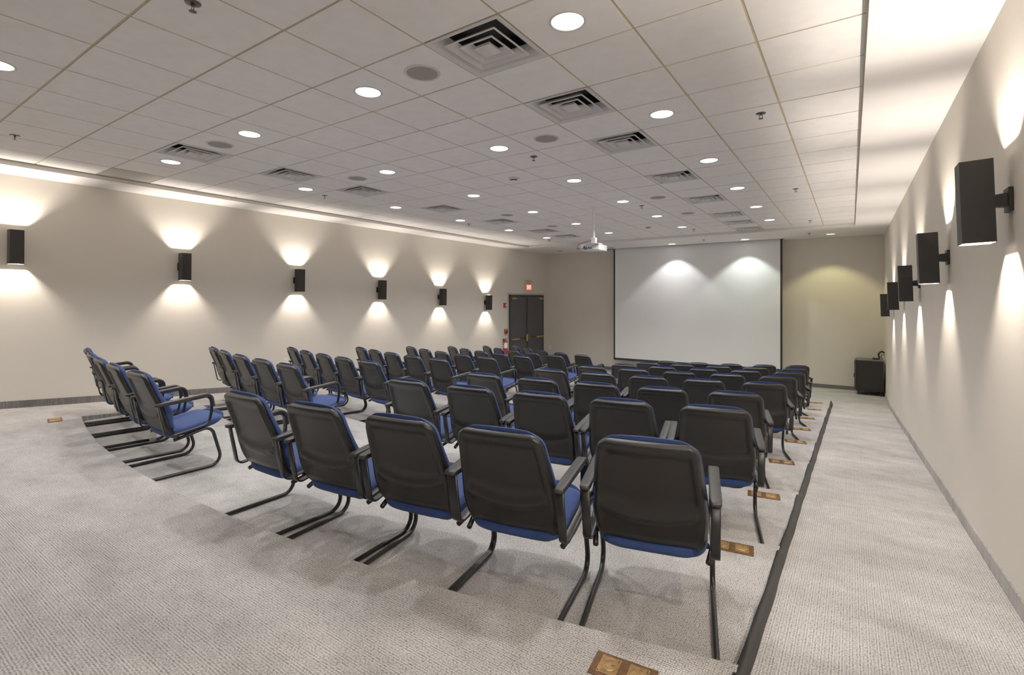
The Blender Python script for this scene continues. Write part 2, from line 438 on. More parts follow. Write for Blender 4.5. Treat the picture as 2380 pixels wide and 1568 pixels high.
# ------------------------------------------------------------------ downlights
LS = 1.0
def spot(name, loc, power, ang, blend, col, rad, parent=None, rot=(0, 0, 0)):
    l = bpy.data.lights.new(name, 'SPOT'); l.energy = power; l.spot_size = ang; l.spot_blend = blend
    l.color = col; l.shadow_soft_size = rad
    o = bpy.data.objects.new(name, l); COL.objects.link(o); o.location = loc; o.rotation_euler = rot
    if parent: o.parent = parent
    return o
def downlight(lens):
    t = thing('recessed_downlight', (0, 0, 0))
    b = bmesh.new()
    lathe(b, [(.113, 0), (.113, -.004), (.108, -.006), (.100, -.005), (.096, .0)], 40)
    obj('trim_ring', b, M['white_rim'], t, smooth=True)
    b = bmesh.new(); lathe(b, [(.099, -.0015), (0, -.0015)], 40)
    obj('lens', b, lens, t)
    return t
WARM = (1.0, 0.97, 0.945)
P_DOWN = 108.0
dproto = downlight(M['lens'])
first = True
JR = [-3.5, -.5, 2.5, 5.5, 8.5, 11.5, 14.5]
CN = {-2.5: 'rightmost column', -5.5: 'second column from the right', -8.5: 'third column from the right', -11.5: 'leftmost column'}
for ci in (-2.5, -5.5, -8.5, -11.5):
    for r_, j in enumerate(JR):
        vis = not (j == -3.5 and ci > -8)
        x, y = GX + ci * TILE, GY + j * TILE
        if j == -3.5 and ci == -11.5: vis = False
        if vis:
            o = dproto if first else copy_tree(dproto); first = False
            o.location = (x, y, CEIL)
            if j == -3.5: lab = 'lit round downlight cut by the left edge of the photo'
            else:
                rr = r_ - 1
                lab = f'lit round ceiling downlight, {"farthest" if rr == 5 else ORD[rr]} from the camera in the {CN[ci]}'
            tag(o, lab, 'ceiling light', group='lit round downlights in the tiled ceiling')
        spot('downlight_lamp', (x, y, CEIL - .012), P_DOWN * (.12 if (j < -3 and ci > -8) else 1), math.radians(118), .55, WARM, .07)
for x, mat, lab, c, pw in ((-4.35, 'lens', 'lit white downlight in the plaster border above the left half of the screen', (1, .98, .96), 1.0),
                       (-2.37, 'lens', 'lit downlight in the plaster border above the right half of the screen', (.90, 1.0, .87), 1.0),
                       (-.41, 'lens_y', 'dim yellow downlight in the plaster border right of the screen', (1.0, .92, .42), .75),
                       (-6.24, 'lens_off', 'dark unlit downlight beside the left end of the screen slot', None, 0),
                       (-8.10, 'lens_off', 'dark unlit downlight near the left front corner', None, 0)):
    o = downlight(M[mat]); o.location = (x, 14.76, SOF)
    tag(o, lab, 'ceiling light')
    if c: spot('downlight_lamp', (x, 14.76, SOF - .012), 100 * pw, math.radians(100), .35, c, .05)

# ------------------------------------------------------------------ ceiling speakers, sprinklers, smoke detectors
def speaker():
    t = thing('ceiling_speaker', (0, 0, 0))
    b = bmesh.new(); lathe(b, [(.134, 0), (.134, -.004), (.130, -.007), (.116, -.006), (.114, -.002)], 40); obj('rim', b, M['white_rim'], t, smooth=True)
    b = bmesh.new(); lathe(b, [(.116, -.004), (.06, -.006), (0, -.0065)], 40); obj('grille', b, M['grille'], t, smooth=True)
    return t
sp = speaker(); first = True
SPK = {(-4.5, -.5): 'round grey ceiling speaker, large, beside the nearest big diffuser',
       (-4.5, 2.5): 'round grey ceiling speaker, second along the right line',
       (-4.5, 8.5): 'round grey ceiling speaker, third along the right line',
       (-4.5, 11.5): 'round grey ceiling speaker, farthest along the right line',
       (-9.5, -.5): 'round grey ceiling speaker, nearest of the left line, beside a diffuser',
       (-9.5, 2.5): 'round grey ceiling speaker, second along the left line',
       (-9.5, 8.5): 'round grey ceiling speaker, third along the left line',
       (-9.5, 11.5): 'round grey ceiling speaker, farthest along the left line'}
for (i, j), lab in SPK.items():
    o = sp if first else copy_tree(sp); first = False
    o.location = (GX + i * TILE, GY + j * TILE, CEIL); tag(o, lab, 'speaker', group='round ceiling speakers')
def sprinkler():
    t = thing('fire_sprinkler', (0, 0, 0))
    b = bmesh.new(); lathe(b, [(.042, 0), (.041, -.004), (.030, -.006), (.014, -.007)], 24); obj('escutcheon', b, M['steel_dark'], t, smooth=True)
    b = bmesh.new()
    cyl(b, (0, 0, 0), .009, -.018, -.004, 12)
    for s in (-1, 1): sweep(b, [(s * .008, 0, -.016), (s * .014, 0, -.026), (s * .011, 0, -.040), (0, 0, -.048)], .004, .006, 6, up=(0, 1, 0))
    lathe(b, [(0, -.046), (.020, -.048), (.021, -.050), (0, -.052)], 16)
    obj('head', b, M['steel_dark'], t)
    return t
spr = sprinkler(); first = True
SPRK = [(-5.25, -2.75, 0, 'sprinkler head at the top edge of the photo, left of centre'),
        (-11.85, -2.7, 0, 'sprinkler head at the far left near the wall'),
        (-1.27, 3.3, 0, 'sprinkler head nearest the right plaster border'),
        (-5.25, 3.3, 0, 'sprinkler head between the nearest speaker lines, middle of ceiling'),
        (-11.77, 3.24, 0, 'sprinkler head beyond the second left diffuser'),
        (-5.27, 9.4, 0, 'sprinkler head right of the projector pole'),
        (-1.3, 9.4, 0, 'sprinkler head second along the right edge of the tiles'),
        (-11.77, 9.3, 0, 'sprinkler head near the left border, beside a far downlight'),
        (-1.34, 15.46, 0, 'sprinkler head third along the right edge of the tiles'),
        (-5.3, 15.44, 0, 'sprinkler head beside the farthest downlight of the second column'),
        (-11.83, 15.3, 0, 'sprinkler head beside the farthest downlight on the left'),
        (-1.54, 18.45, 1, 'sprinkler head in the plaster border right of the screen slot'),
        (-5.61, 18.39, 1, 'sprinkler head in the plaster border above the screen'),
        (-12.03, 18.66, 1, 'sprinkler head in the plaster border left of the screen')]
for i, j, s, lab in SPRK:
    o = spr if first else copy_tree(spr); first = False
    o.location = (GX + i * TILE, GY + j * TILE, SOF if s else CEIL); tag(o, lab, 'sprinkler', group='fire sprinkler heads')
def smoke():
    t = thing('smoke_detector', (0, 0, 0))
    b = bmesh.new(); lathe(b, [(.075, 0), (.075, -.012), (.066, -.020), (.044, -.024)], 32); obj('base', b, M['white_rim'], t, smooth=True)
    b = bmesh.new(); lathe(b, [(.045, -.022), (.044, -.040)], 32); obj('sensor_slot', b, M['dark'], t, smooth=True)
    b = bmesh.new(); lathe(b, [(.046, -.040), (.044, -.050), (.02, -.054), (0, -.054)], 32); obj('cap', b, M['white'], t, smooth=True)
    return t
a = smoke(); a.location = (GX - 6.53 * TILE, GY + 4.5 * TILE, CEIL); tag(a, 'white smoke detector, the nearer one, mid ceiling', 'smoke detector', group='smoke detectors')
a = copy_tree(a); a.location = (GX - 6.55 * TILE, GY + 13.7 * TILE, CEIL); tag(a, 'white smoke detector, the farther one, beyond the projector', 'smoke detector', group='smoke detectors')

# ------------------------------------------------------------------ projector
t = thing('ceiling_projector', (-3.89, 8.37, CEIL))
tag(t, 'white projector hanging from a white pole under the ceiling', 'projector')
b = bmesh.new(); cyl(b, (0, 0, 0), .025, -.60, 0, 20); lathe(b, [(.055, 0), (.055, -.006), (.03, -.012), (.02, -.014)], 24)
obj('pole', b, M['white'], t, smooth=False)
b = bmesh.new(); box(b, -.045, .045, -.03, .05, -.665, -.56); box(b, -.11, .11, -.02, .16, -.680, -.665)
obj('mount_bracket', b, M['white'], t, bevel=.004)
pr = Matrix.Rotation(math.radians(2), 4, 'Y')
b = bmesh.new(); box(b, -.245, .135, .0, .36, -.785, -.680, mat=pr); body = obj('projector_body', b, M['white'], t, bevel=.012)
b = bmesh.new()
for k in range(6): box(b, -.20 + k * .034, -.175 + k * .034, -.003, .002, -.765, -.752, mat=pr)
for k in range(4): box(b, -.19 + k * .05, -.16 + k * .05, -.003, .002, -.742, -.728, mat=pr)
obj('connector_panel', b, M['dark'], body)
b = bmesh.new(); cyl(b, (-.08, .36, -.735), .04, 0, .03, 24, axis='y'); obj('projector_lens', b, M['black'], body)
b = bmesh.new()
sweep(b, fillet([(-.02, -.02, -.60), (-.12, -.10, -.64), (-.27, -.12, -.70), (-.28, -.10, -.76), (-.19, -.03, -.76)], .05), .008, .008, 6, up=(0, 1, .3))
sweep(b, fillet([(-.18, -.02, -.75), (-.12, -.12, -.79), (.03, -.14, -.74), (.13, -.04, -.66), (.0, .0, -.62)], .06), .007, .007, 6, up=(0, .3, 1))
sweep(b, fillet([(-.17, -.012, -.73), (-.16, -.07, -.70), (-.155, -.06, -.75), (-.15, -.012, -.765)], .02), .016, .016, 6, up=(1, 0, .1))
obj('power_cable', b, M['cable'], t)

# ------------------------------------------------------------------ screen
t = thing('projection_screen', (0, 15.23, 0))
tag(t, 'large white pull-down projection screen with a black border on the end wall', 'projection screen')
SX0, SX1, SZ0 = -6.37, -1.52, EYE - 1.965
b = bmesh.new(); box(b, SX0 + .05, SX1 - .05, -.004, .004, SZ0 + .07, SOF + .06); obj('white_surface', b, M['screen'], t)
b = bmesh.new()
box(b, SX0, SX0 + .052, -.006, .006, SZ0 + .03, SOF + .06); box(b, SX1 - .052, SX1, -.006, .006, SZ0 + .03, SOF + .06)
box(b, SX0, SX1, -.006, .006, SZ0 + .03, SZ0 + .072); obj('black_border', b, M['black'], t)
b = bmesh.new(); cyl(b, (0, 0, SZ0 + .02), .018, SX0, SX1, 16, axis='x'); obj('bottom_bar', b, M['black'], t)
b = bmesh.new(); box(b, XSL0 + .004, XSL1 - .004, -.066, -.046, SOF - .004, SOF + .10); box(b, XSL0 + .004, XSL1 - .004, .046, .066, SOF - .004, SOF + .10)
box(b, XSL0 + .004, XSL1 - .004, -.066, .066, SOF + .10, SOF + .11)
obj('slot_housing', b, M['black'], t)

# ------------------------------------------------------------------ sconces
def sconce():
    t = thing('wall_sconce', (0, 0, 0))      # origin on the wall plate centre, +X towards the room
    b = bmesh.new(); w, h, th = .0685, .22, .004; cx = .142
    def tube(r, inner):
        p = [(-1, -1), (1, -1), (1, 1), (-1, 1)]
        for k in range(4):
            q, s = p[k], p[(k + 1) % 4]
            quad(b, (cx + q[0] * r, q[1] * r, -h), (cx + s[0] * r, s[1] * r, -h), (cx + s[0] * r, s[1] * r, h), (cx + q[0] * r, q[1] * r, h), inner)
    tube(w, 0); tube(w - th, 1)
    p = [(-1, -1), (1, -1), (1, 1), (-1, 1)]
    for z in (-h, h):
        for k in range(4):
            q, s = p[k], p[(k + 1) % 4]
            quad(b, (cx + q[0] * w, q[1] * w, z), (cx + s[0] * w, s[1] * w, z), (cx + s[0] * (w - th), s[1] * (w - th), z), (cx + q[0] * (w - th), q[1] * (w - th), z), 0)
    for z in (-h + .11, h - .11):
        quad(b, (cx - w, -w, z), (cx + w, -w, z), (cx + w, w, z), (cx - w, w, z), 1)
    tb = obj('tube_shade', b, [M['sconce'], M['sconce_in']], t, norm=False)
    for z in (-h + .102, h - .102):
        b = bmesh.new(); cyl(b, (cx, 0, z), .028, -.006, .006, 20); obj('lamp_face', b, M['lamp'], tb)
    b = bmesh.new()
    vs = []
    for x, r in ((.018, .036), (cx - w + .002, .030)):
        vs.append([b.verts.new((x, sy * r * .9, sz * r)) for sy, sz in p])
    for k in range(4): b.faces.new([vs[0][k], vs[0][(k + 1) % 4], vs[1][(k + 1) % 4], vs[1][k]])
    obj('bracket_arm', b, M['sconce'], t)
    b = bmesh.new(); box(b, .001, .020, -.055, .055, -.062, .062); obj('wall_plate', b, M['sconce'], t, bevel=.002)
    return t
SW = (1.0, 0.885, 0.76)
P_SC = 62.0
sproto = sconce(); first = True
WORDS = ['nearest', 'second', 'third', 'fourth', 'fifth', 'sixth']
def sconce_lights(x, y, z):
    for s, pw in ((1, 1.0), (-1, .8)):
        spot('sconce_bulb', (x, y, z + s * (.22 - .082)), P_SC * pw, math.radians(150), .35, SW, .02, rot=(PI if s > 0 else 0, 0, 0))
LYS = [1.70, 3.68, 5.72, 7.80, 9.87, 11.90]; LZ = [.68, .530, .372, .220, .062, -.094]
for k in range(6):
    o = sproto if first else copy_tree(sproto); first = False
    z = EYE + LZ[k]; o.location = (XL, LYS[k], z); o.rotation_euler = (0, math.radians(1.2), 0)
    lab = ['cut close to the left edge of the photo', 'second from the left edge of the photo', 'third from the left edge of the photo',
           'fourth from the left edge of the photo', 'fifth from the left edge of the photo', 'the one nearest the double door'][k]
    tag(o, f'black box sconce on the left wall, {lab}', 'wall light', group='black sconces on the left wall')
    sconce_lights(XL + .142, LYS[k], z)
sconce_lights(XL + .142, -.35, EYE + .84)
RYS = [3.64, 5.64, 7.80, 9.94, 12.20]; RZ = [.524, .36, .198, .056, -.111]
for k in range(5):
    o = copy_tree(sproto); z = EYE + RZ[k]
    o.location = (XR, RYS[k], z); o.rotation_euler = (0, math.radians(1.8), PI)
    tag(o, f'black box sconce on the right wall, {"farthest" if k == 4 else WORDS[k]} from the camera', 'wall light', group='black sconces on the right wall')
    sconce_lights(XR - .142, RYS[k], z)
sconce_lights(XR - .142, 1.6, EYE + .68); sconce_lights(XR - .142, -.45, EYE + .84)

# ------------------------------------------------------------------ double door and wall devices (left wall)
t = thing('door_1', (XL, 0, 0))
tag(t, 'charcoal double exit door with brass push bars in the left wall', 'door', kind='structure')
DY0, DY1, DZ = 13.12, 15.27, EYE + .145
b = bmesh.new()
box(b, .0005, .05, DY0, DY0 + .05, 0, DZ); box(b, .0005, .05, DY1 - .05, DY1, 0, DZ); box(b, .0005, .05, DY0, DY1, DZ - .05, DZ)
obj('door_frame', b, M['door_frame'], t, bevel=.003)
b = bmesh.new(); box(b, .0005, .022, DY0 - .05, DY0 - .001, 0, DZ + .05); box(b, .0005, .022, DY1 + .001, DY1 + .03, 0, DZ + .05); box(b, .0005, .03, DY0 - .06, DY1 + .04, DZ + .001, DZ + .055)
obj('door_surround', b, M['door_trim'], t)
mid = (DY0 + DY1) / 2
for s, (a0, a1) in enumerate(((DY0 + .052, mid - .004), (mid + .004, DY1 - .052))):
    b = bmesh.new(); box(b, .004, .040, a0, a1, .012, DZ - .053)
    pn = obj('door_panel', b, M['door'], t, bevel=.002)
    bz = EYE - 1.30
    b = bmesh.new(); box(b, .040, .066, a0 + .07, a1 - .06, bz - .014, bz + .014)
    obj('push_bar', b, M['door_frame'], pn, bevel=.003)
    b = bmesh.new(); q0 = a0 + .05 if s == 0 else a1 - .50
    box(b, .040, .090, q0, q0 + .45, bz - .026, bz + .026)
    obj('bar_housing', b, M['brass'], pn, bevel=.004)
    if s == 0:
        b = bmesh.new(); box(b, .040, .056, a1 - .03, a1 + .03, .012, DZ - .055); obj('meeting_stile', b, M['door_frame'], pn)
    b = bmesh.new(); box(b, .040, .10, (a1 - .13) if s == 0 else (a0 + .03), (a1 - .03) if s == 0 else (a0 + .10), bz - (.11 if s == 0 else .03), bz + (.12 if s == 0 else .03))
    obj('latch_case', b, M['brass'], pn, bevel=.008)
    b = bmesh.new(); yy = a0 + .04 if s == 0 else a1 - .36
    box(b, .040, .095, yy, yy + .30, DZ - .15, DZ - .09); obj('door_closer', b, M['brass'], pn, bevel=.004)

# exit sign
t = thing('exit_sign', (XL, 14.27, EYE + .405)); tag(t, 'lit red EXIT sign on the wall above the double door', 'exit sign')
b = bmesh.new(); box(b, .001, .055, -.165, .165, -.105, .105); obj('housing', b, M['cream'], t, bevel=.004)
b = bmesh.new(); box(b, .055, .060, -.150, .150, -.090, .090); fc = obj('red_face', b, M['exit_red'], t)
b = bmesh.new()
def lbox(y0, y1, z0, z1): box(b, .060, .0625, y0, y1, z0, z1)
H = .062; S = .014
def yv(v): return -v      # text reads left to right seen from the room (+X looking to -X)
letters = bmesh.new(); b = letters
# seen from the room the reading direction is +Y
x0 = -.125
lbox(x0, x0 + S, -H, H); [lbox(x0, x0 + .05, z, z + S) for z in (-H, -S / 2, H - S)]
x0 = -.060
for sgn in (-1, 1):
    a0, a1 = (x0, x0 + .058)
    q0, q1 = (a0, a1) if sgn > 0 else (a1, a0)
    vs = [(.0605, q0 - S * .6, -H), (.0605, q0 + S * .6, -H), (.0605, q1 + S * .6, H), (.0605, q1 - S * .6, H)]
    quad(b, *[(v[0] + .002, v[1], v[2]) for v in vs])
lbox(.018, .018 + S, -H, H)
lbox(.052, .118, H - S, H); lbox(.078, .078 + S, -H, H)
obj('exit_lettering', b, M['exit_txt'], fc, norm=False)
t = thing('emergency_light', (XL, 14.24, EYE + .575)); tag(t, 'cream emergency light box mounted directly above the EXIT sign', 'emergency light')
b = bmesh.new(); box(b, .001, .07, -.15, .15, -.06, .06); obj('battery_case', b, M['cream'], t, bevel=.008)
for y in (-.08, .12):
    b = bmesh.new(); cyl(b, (.07, y, 0), .036, 0, .035, 20, r2=.042, axis='x'); hd = obj('lamp_head', b, M['cream'], t)
    b = bmesh.new(); cyl(b, (.105, y, 0), .034, 0, .002, 20, axis='x'); obj('lamp_glass', b, M['chrome'], hd)
t = thing('fire_alarm_strobe', (XL, 12.90, EYE - .19)); tag(t, 'red fire alarm strobe with white lens high beside the double door', 'fire alarm')
b = bmesh.new(); box(b, .001, .045, -.06, .06, -.075, .075); obj('housing', b, M['red'], t, bevel=.006)
b = bmesh.new(); box(b, .045, .075, .0, .05, -.03, .03); obj('strobe_lens', b, M['white'], t, bevel=.01)
t = thing('fire_pull_station', (XL, 12.95, EYE - 1.02)); tag(t, 'red fire alarm pull station on the wall above the extinguisher', 'fire alarm')
b = bmesh.new(); box(b, .001, .05, -.06, .06, -.075, .075); obj('housing', b, M['red'], t, bevel=.005)
b = bmesh.new(); box(b, .05, .065, -.04, .04, -.02, .0); box(b, .05, .06, .0, .05, -.06, .05); obj('pull_handle', b, M['dark'], t, bevel=.003)
b = bmesh.new(); box(b, .05, .0515, -.045, -.005, .02, .055); obj('white_marking', b, M['white'], t)
t = thing('fire_extinguisher', (XL + .085, 12.84, EYE - 1.745)); tag(t, 'red fire extinguisher with white label hung left of the double door', 'fire extinguisher')
b = bmesh.new(); lathe(b, [(0, 0), (.06, 0), (.068, .012), (.068, .40), (.060, .43), (.035, .455), (.020, .465), (.020, .48), (0, .48)], 28)
obj('cylinder', b, M['red'], t, smooth=True)
b = bmesh.new(); lathe(b, [(.0688, .21), (.0688, .38)], 28); obj('paper_label', b, M['white'], t, smooth=True)
b = bmesh.new(); box(b, -.012, .05, -.014, .014, .48, .51); box(b, -.02, .09, -.010, .010, .53, .54); box(b, -.01, .10, -.010, .010, .505, .513)
obj('valve_handle', b, M['chrome'], t, bevel=.002)
b = bmesh.new(); sweep(b, fillet([(.0, -.012, .495), (.02, -.08, .48), (.01, -.105, .35), (.0, -.10, .10)], .04), .018, .018, 8, up=(1, 0, 0)); cyl(b, (0, -.10, .10), .016, -.10, 0, 12, r2=.010)
obj('hose', b, M['cable'], t, smooth=True)
b = bmesh.new(); box(b, -.084, -.069, -.03, .03, .30, .50); obj('wall_bracket', b, M['dark'], t)

def plate(name, loc, rz, w, h, label, cat, holes=True):
    t = thing(name, loc, rz); tag(t, label, cat)
    b = bmesh.new(); box(b, .0005, .007, -w / 2, w / 2, -h / 2, h / 2); obj('cover_plate', b, M['white'], t, bevel=.002)
    b = bmesh.new()
    for z in (-.022, .022) if holes else (0,): box(b, .007, .0085, -.017, .017, z - .014, z + .014)
    obj('socket_face' if holes else 'switch_toggle', b, M['white_rim'], t)
    return t
plate('wall_outlet', (XL, 5.50, EYE - 1.215), 0, .08, .125, 'white wall outlet plate behind the chairs on the left wall', 'outlet')
plate('light_switch', (-9.06 + .0, YB, EYE - 1.74), -PI / 2, .13, .14, 'white switch plate low on the end wall beside the double door', 'switch', False).location = (-8.95, YB, EYE - 1.74)
plate('wall_switch', (XR, 15.2, EYE - 1.05), PI, .08, .12, 'white switch plate on the right wall above the rack cabinet', 'switch', False)
plate('wall_outlet', (XR, 15.25, EYE - 1.33), PI, .09, .18, 'white outlet plate with a black plug beside the rack cabinet', 'outlet')

# ------------------------------------------------------------------ rack cabinet
t = thing('equipment_rack', (.39, 15.17, 0)); tag(t, 'black wheeled equipment rack cabinet in the front right corner', 'cabinet')
hx, hy, z0, z1 = .275, .27, .105, .845
b = bmesh.new(); box(b, -hx, hx, -hy, hy, z0, z1); obj('cabinet_body', b, M['rack'], t, bevel=.006)
b = bmesh.new(); box(b, -hx + .02, hx - .02, -hy - .006, -hy, z0 + .05, z1 - .03); sp_ = obj('side_panel', b, M['rack'], t, bevel=.002)
b = bmesh.new()
for k in range(6): box(b, -.15, .15, -hy - .009, -hy - .006, z0 + .08 + k * .018, z0 + .087 + k * .018)
obj('vent_slots', b, M['dark'], sp_)
b = bmesh.new(); box(b, -hx, hx, -hy, hy, z1, z1 + .018); obj('top_panel', b, M['rack_top'], t, bevel=.003)
b = bmesh.new(); box(b, -hx - .035, -hx - .002, -hy + .01, hy - .01, z0 + .02, z1); dr = obj('rack_door', b, M['rack_door'], t, bevel=.003)
b = bmesh.new(); box(b, -hx - .05, -hx - .035, -hy + .02, -hy + .05, .43, .52); obj('handle', b, M['black'], dr, bevel=.003)
for sx in (-1, 1):
    for sy in (-1, 1):
        b = bmesh.new(); cyl(b, (sx * .22, sy * .21, .035), .035, -.012, .012, 20, axis='y')
        box(b, sx * .22 - .02, sx * .22 + .02, sy * .21 - .016, sy * .21 + .016, .05, z0); obj('caster', b, M['black'], t)
t = thing('power_cord', (.62, 15.12, .9)); tag(t, 'thick black cable looping from the wall outlet onto the rack cabinet', 'cable')
b = bmesh.new()
sweep(b, fillet([(.075, .12, .13), (.01, .10, .17), (-.05, .08, .10), (-.03, .06, -.02), (-.09, .03, -.016), (-.17, .0, -.010)], .035), .042, .042, 10, up=(0, 1, .2))
sweep(b, fillet([(.078, .11, .07), (.02, .10, .09), (.0, .09, .03), (.03, .1, -.02)], .02), .015, .015, 6, up=(0, 1, .2))
obj('cord', b, M['cable'], t, smooth=True)

# ------------------------------------------------------------------ black edging between tiers and ramp
b = bmesh.new(); ys = [1.62 + k * .04 for k in range(int((13.06 - 1.62) / .04) + 1)]
rings = []; rr = random.Random(5); prev = None
for y in ys:
    tr = tier_at(XB - .02, y); ra = ramp(y)
    tops = sum(max(tier_at(XB - .02, y + d), ramp(y + d)) for d in (-.06, 0, .06)) / 3
    wob = .004 * math.sin(y * 5.1) + .003 * math.sin(y * 11.7)
    th = max(tops + .012, ra + .034) + wob * .5
    xi = XB - .006 + wob * .6
    rings.append([b.verts.new(v) for v in ((XB + .040 + wob * .5, y, ra + .001), (XB + .032 + wob * .5, y, (ra + th) / 2 + .008), (XB + .014, y, th), (xi, y, th - .002), (xi - .004, y, min(th - .010, tr + .001)))])
for a_, c_ in zip(rings, rings[1:]):
    for k in range(4): b.faces.new([a_[k], a_[k + 1], c_[k + 1], c_[k]])
b.faces.new(rings[0]); b.faces.new(rings[-1])
tag(obj('floor_edging', b, M['strip'], smooth=True), 'black rubber edging strip running between the carpeted tiers and right ramp', 'edging strip')

# ------------------------------------------------------------------ brass floor boxes
def floor_box():
    t = thing('floor_outlet_box', (0, 0, 0))
    b = bmesh.new(); box(b, -.12, .12, -.065, .065, -.002, .005); pl = obj('base_plate', b, M['bronze'], t, bevel=.002)
    for s in (-1, 1):
        b = bmesh.new(); box(b, s * .055 - .038, s * .055 + .038, -.048, .048, .005, .0075); cv = obj('outlet_cover', b, M['bronze2'], t, bevel=.001)
        b = bmesh.new(); lathe(b, [(.030, .0076), (.029, .0095), (.026, .0098), (0, .0096)], 24, c=(s * .055, 0, 0)); obj('screw_lid', b, M['bronze2'], cv, smooth=True)
        b = bmesh.new()
        box(b, s * .055 - .034, s * .055 - .030, -.044, -.040, .0076, .0085); box(b, s * .055 + .028, s * .055 + .031, .028, .042, .0076, .0082)
        box(b, s * .055 + .008, s * .055 + .020, .0, .003, .0098, .0104)
        obj('screw_slot', b, M['dark'], cv)
    return t
BX = [(-.715, 1.80), (-.60, 3.28), (-.595, 4.58), (-.605, 5.97), (-.585, 7.33), (-.605, 8.54), (-.625, 9.88), (-.585, 11.28), (-.62, 12.62)]
BN = ['on the rear platform at the bottom edge of the photo', 'on the tier edge behind the right end of the second row', 'behind the right end of the third row',
      'behind the right end of the fourth row', 'behind the right end of the fifth row', 'behind the right end of the sixth row', 'behind the right end of the seventh row',
      'behind the right end of the eighth row', 'farthest of all, in front of the eighth row']
fp = floor_box(); first = True
for n, (x, y) in enumerate(BX):
    o = fp if first else copy_tree(fp); first = False
    o.location = (x, y, PLAT - STEP * n + .0015); o.rotation_euler = (0, 0, math.atan2(x - CX, CY - y) * (1 if n else .8) * .6)
    tag(o, 'brass floor outlet box ' + BN[n], 'floor outlet', group='brass floor outlet boxes along the right ramp')
o = copy_tree(fp); o.location = (-7.72, 1.80, PLAT + .0015); o.rotation_euler = (0, 0, -.2)
tag(o, 'brass floor outlet box alone on the rear platform at far left', 'floor outlet')
o = copy_tree(fp); o.location = (-7.72, 5.75, PLAT - 3 * STEP + .0015); o.rotation_euler = (0, 0, -.25)
tag(o, 'brass floor outlet box under the left block, behind the fourth row', 'floor outlet')

# clear cup
t = thing('plastic_cup', (-6.17, 2.23, PLAT - STEP)); tag(t, 'clear plastic cup standing on the tier below the nearest left row', 'cup')
b = bmesh.new(); lathe(b, [(0, .0015), (.028, .0015), (.038, .11), (.0365, .11), (.0268, .005), (0, .005)], 28); obj('cup_wall', b, M['cup'], t, smooth=True)

# ------------------------------------------------------------------ chair
ZT, ZB = .893, .284
PR = [(.93, -.004), (.89, 0), (.845, .010), (.79, .028), (.69, .066), (.61, .096), (.54, .116), (.48, .132), (.42, .152), (.375, .180), (.345, .212), (.315, .25)]
def prof(z):
    if z >= PR[0][0]: return PR[0][1]
    for (za, ya), (zb, yb) in zip(PR, PR[1:]):
        if z >= zb:
            t_ = (za - z) / (za - zb); return ya + (yb - ya) * t_
    return PR[-1][1]
def smp(z):      # smoothed profile
    return sum(prof(z + d) * w for d, w in ((-.03, 1), (-.015, 2), (0, 3), (.015, 2), (.03, 1))) / 9
def halfw(z, zt, zb, wt, wm, wb, rt_, rb):
    zm = zb + .38 * (zt - zb)
    if z > zm:
        k = (z - zm) / (zt - zm); w = wm + (wt - wm) * k ** 1.15
    else:
        k = (zm - z) / (zm - zb); w = wm + (wb - wm) * k ** 1.6
    if z > zt - rt_:
        d = z - (zt - rt_); w -= rt_ - math.sqrt(max(0, rt_ * rt_ - d * d))
    if z < zb + rb:
        d = (zb + rb) - z; w -= rb - math.sqrt(max(0, rb * rb - d * d))
    return w
def sst(a, b_, x):
    t_ = max(0, min(1, (x - a) / (b_ - a))); return t_ * t_ * (3 - 2 * t_)
def zs_list(n, zt, zb):
    return [zb + (zt - zb) * (.5 - .5 * math.cos(PI * k / n)) * 1.0 for k in range(n + 1)]
def shell_mesh():
    b = bmesh.new(); nx, nz = 44, 52
    args = (ZT, ZB, .221, .264, .222, .062, .080)
    zz = zs_list(nz, ZT, ZB); G = []; F = []
    for z in zz:
        w = halfw(z, *args); row = []; row2 = []
        for k in range(nx + 1):
            u = -math.cos(PI * k / nx) * .35 + (-1 + 2 * k / nx) * .65
            x = u * w
            # moulded panel recessed into the back
            wi = halfw(z, *args) - .040
            side = sst(0, .012, wi - abs(x)); top = sst(0, .014, (ZT - .058) - z)
            zsh = .488 + .035 * (abs(x) / .2) ** 2
            low = sst(0, .095, z - zsh); cut = 1.0 if z > zsh else 0.0
            rec = .015 * side * top * low * cut + .0045 * side * (1 if z <= zsh else 0) * sst(0, .012, zsh - z)* (1 if z > .42 else 0)
            bulge = -.011 * side * math.exp(-((z - zsh - .018) / .03) ** 2) * cut
            edge = max(0, (abs(u) - .9) / .1) if w > 0 else 0
            et = max(0, 1 - (ZT - z) / .018); eb = max(0, 1 - (z - ZB) / .02)
            e = max(edge ** 2, et ** 2, eb ** 2)
            cup = .018 * (abs(x) / .25) ** 2         # sides wrap forward
            y = smp(z) + rec + bulge + .020 * min(1, e) + cup - .006 * math.exp(-((wi + .018 - abs(x)) / .016) ** 2) * top - .006 * math.exp(-((z - ZT + .032) / .018) ** 2)
            row.append(b.verts.new((x, y, z))); row2.append(b.verts.new((x * .985, max(y + .006, smp(z) + .033 + cup), z)))
        G.append(row); F.append(row2)
    for a, c in zip(G, G[1:]):
        for k in range(nx): b.faces.new([a[k], a[k + 1], c[k + 1], c[k]])
    for a, c in zip(F, F[1:]):
        for k in range(nx): b.faces.new([a[k], c[k], c[k + 1], a[k + 1]])
    for a, c in ((G[0], F[0]), (G[-1], F[-1])):
        for k in range(nx): b.faces.new([a[k], a[k + 1], c[k + 1], c[k]])
    for i in range(nz):
        for k in (0, nx): b.faces.new([G[i][k], G[i + 1][k], F[i + 1][k], F[i][k]])
    return b
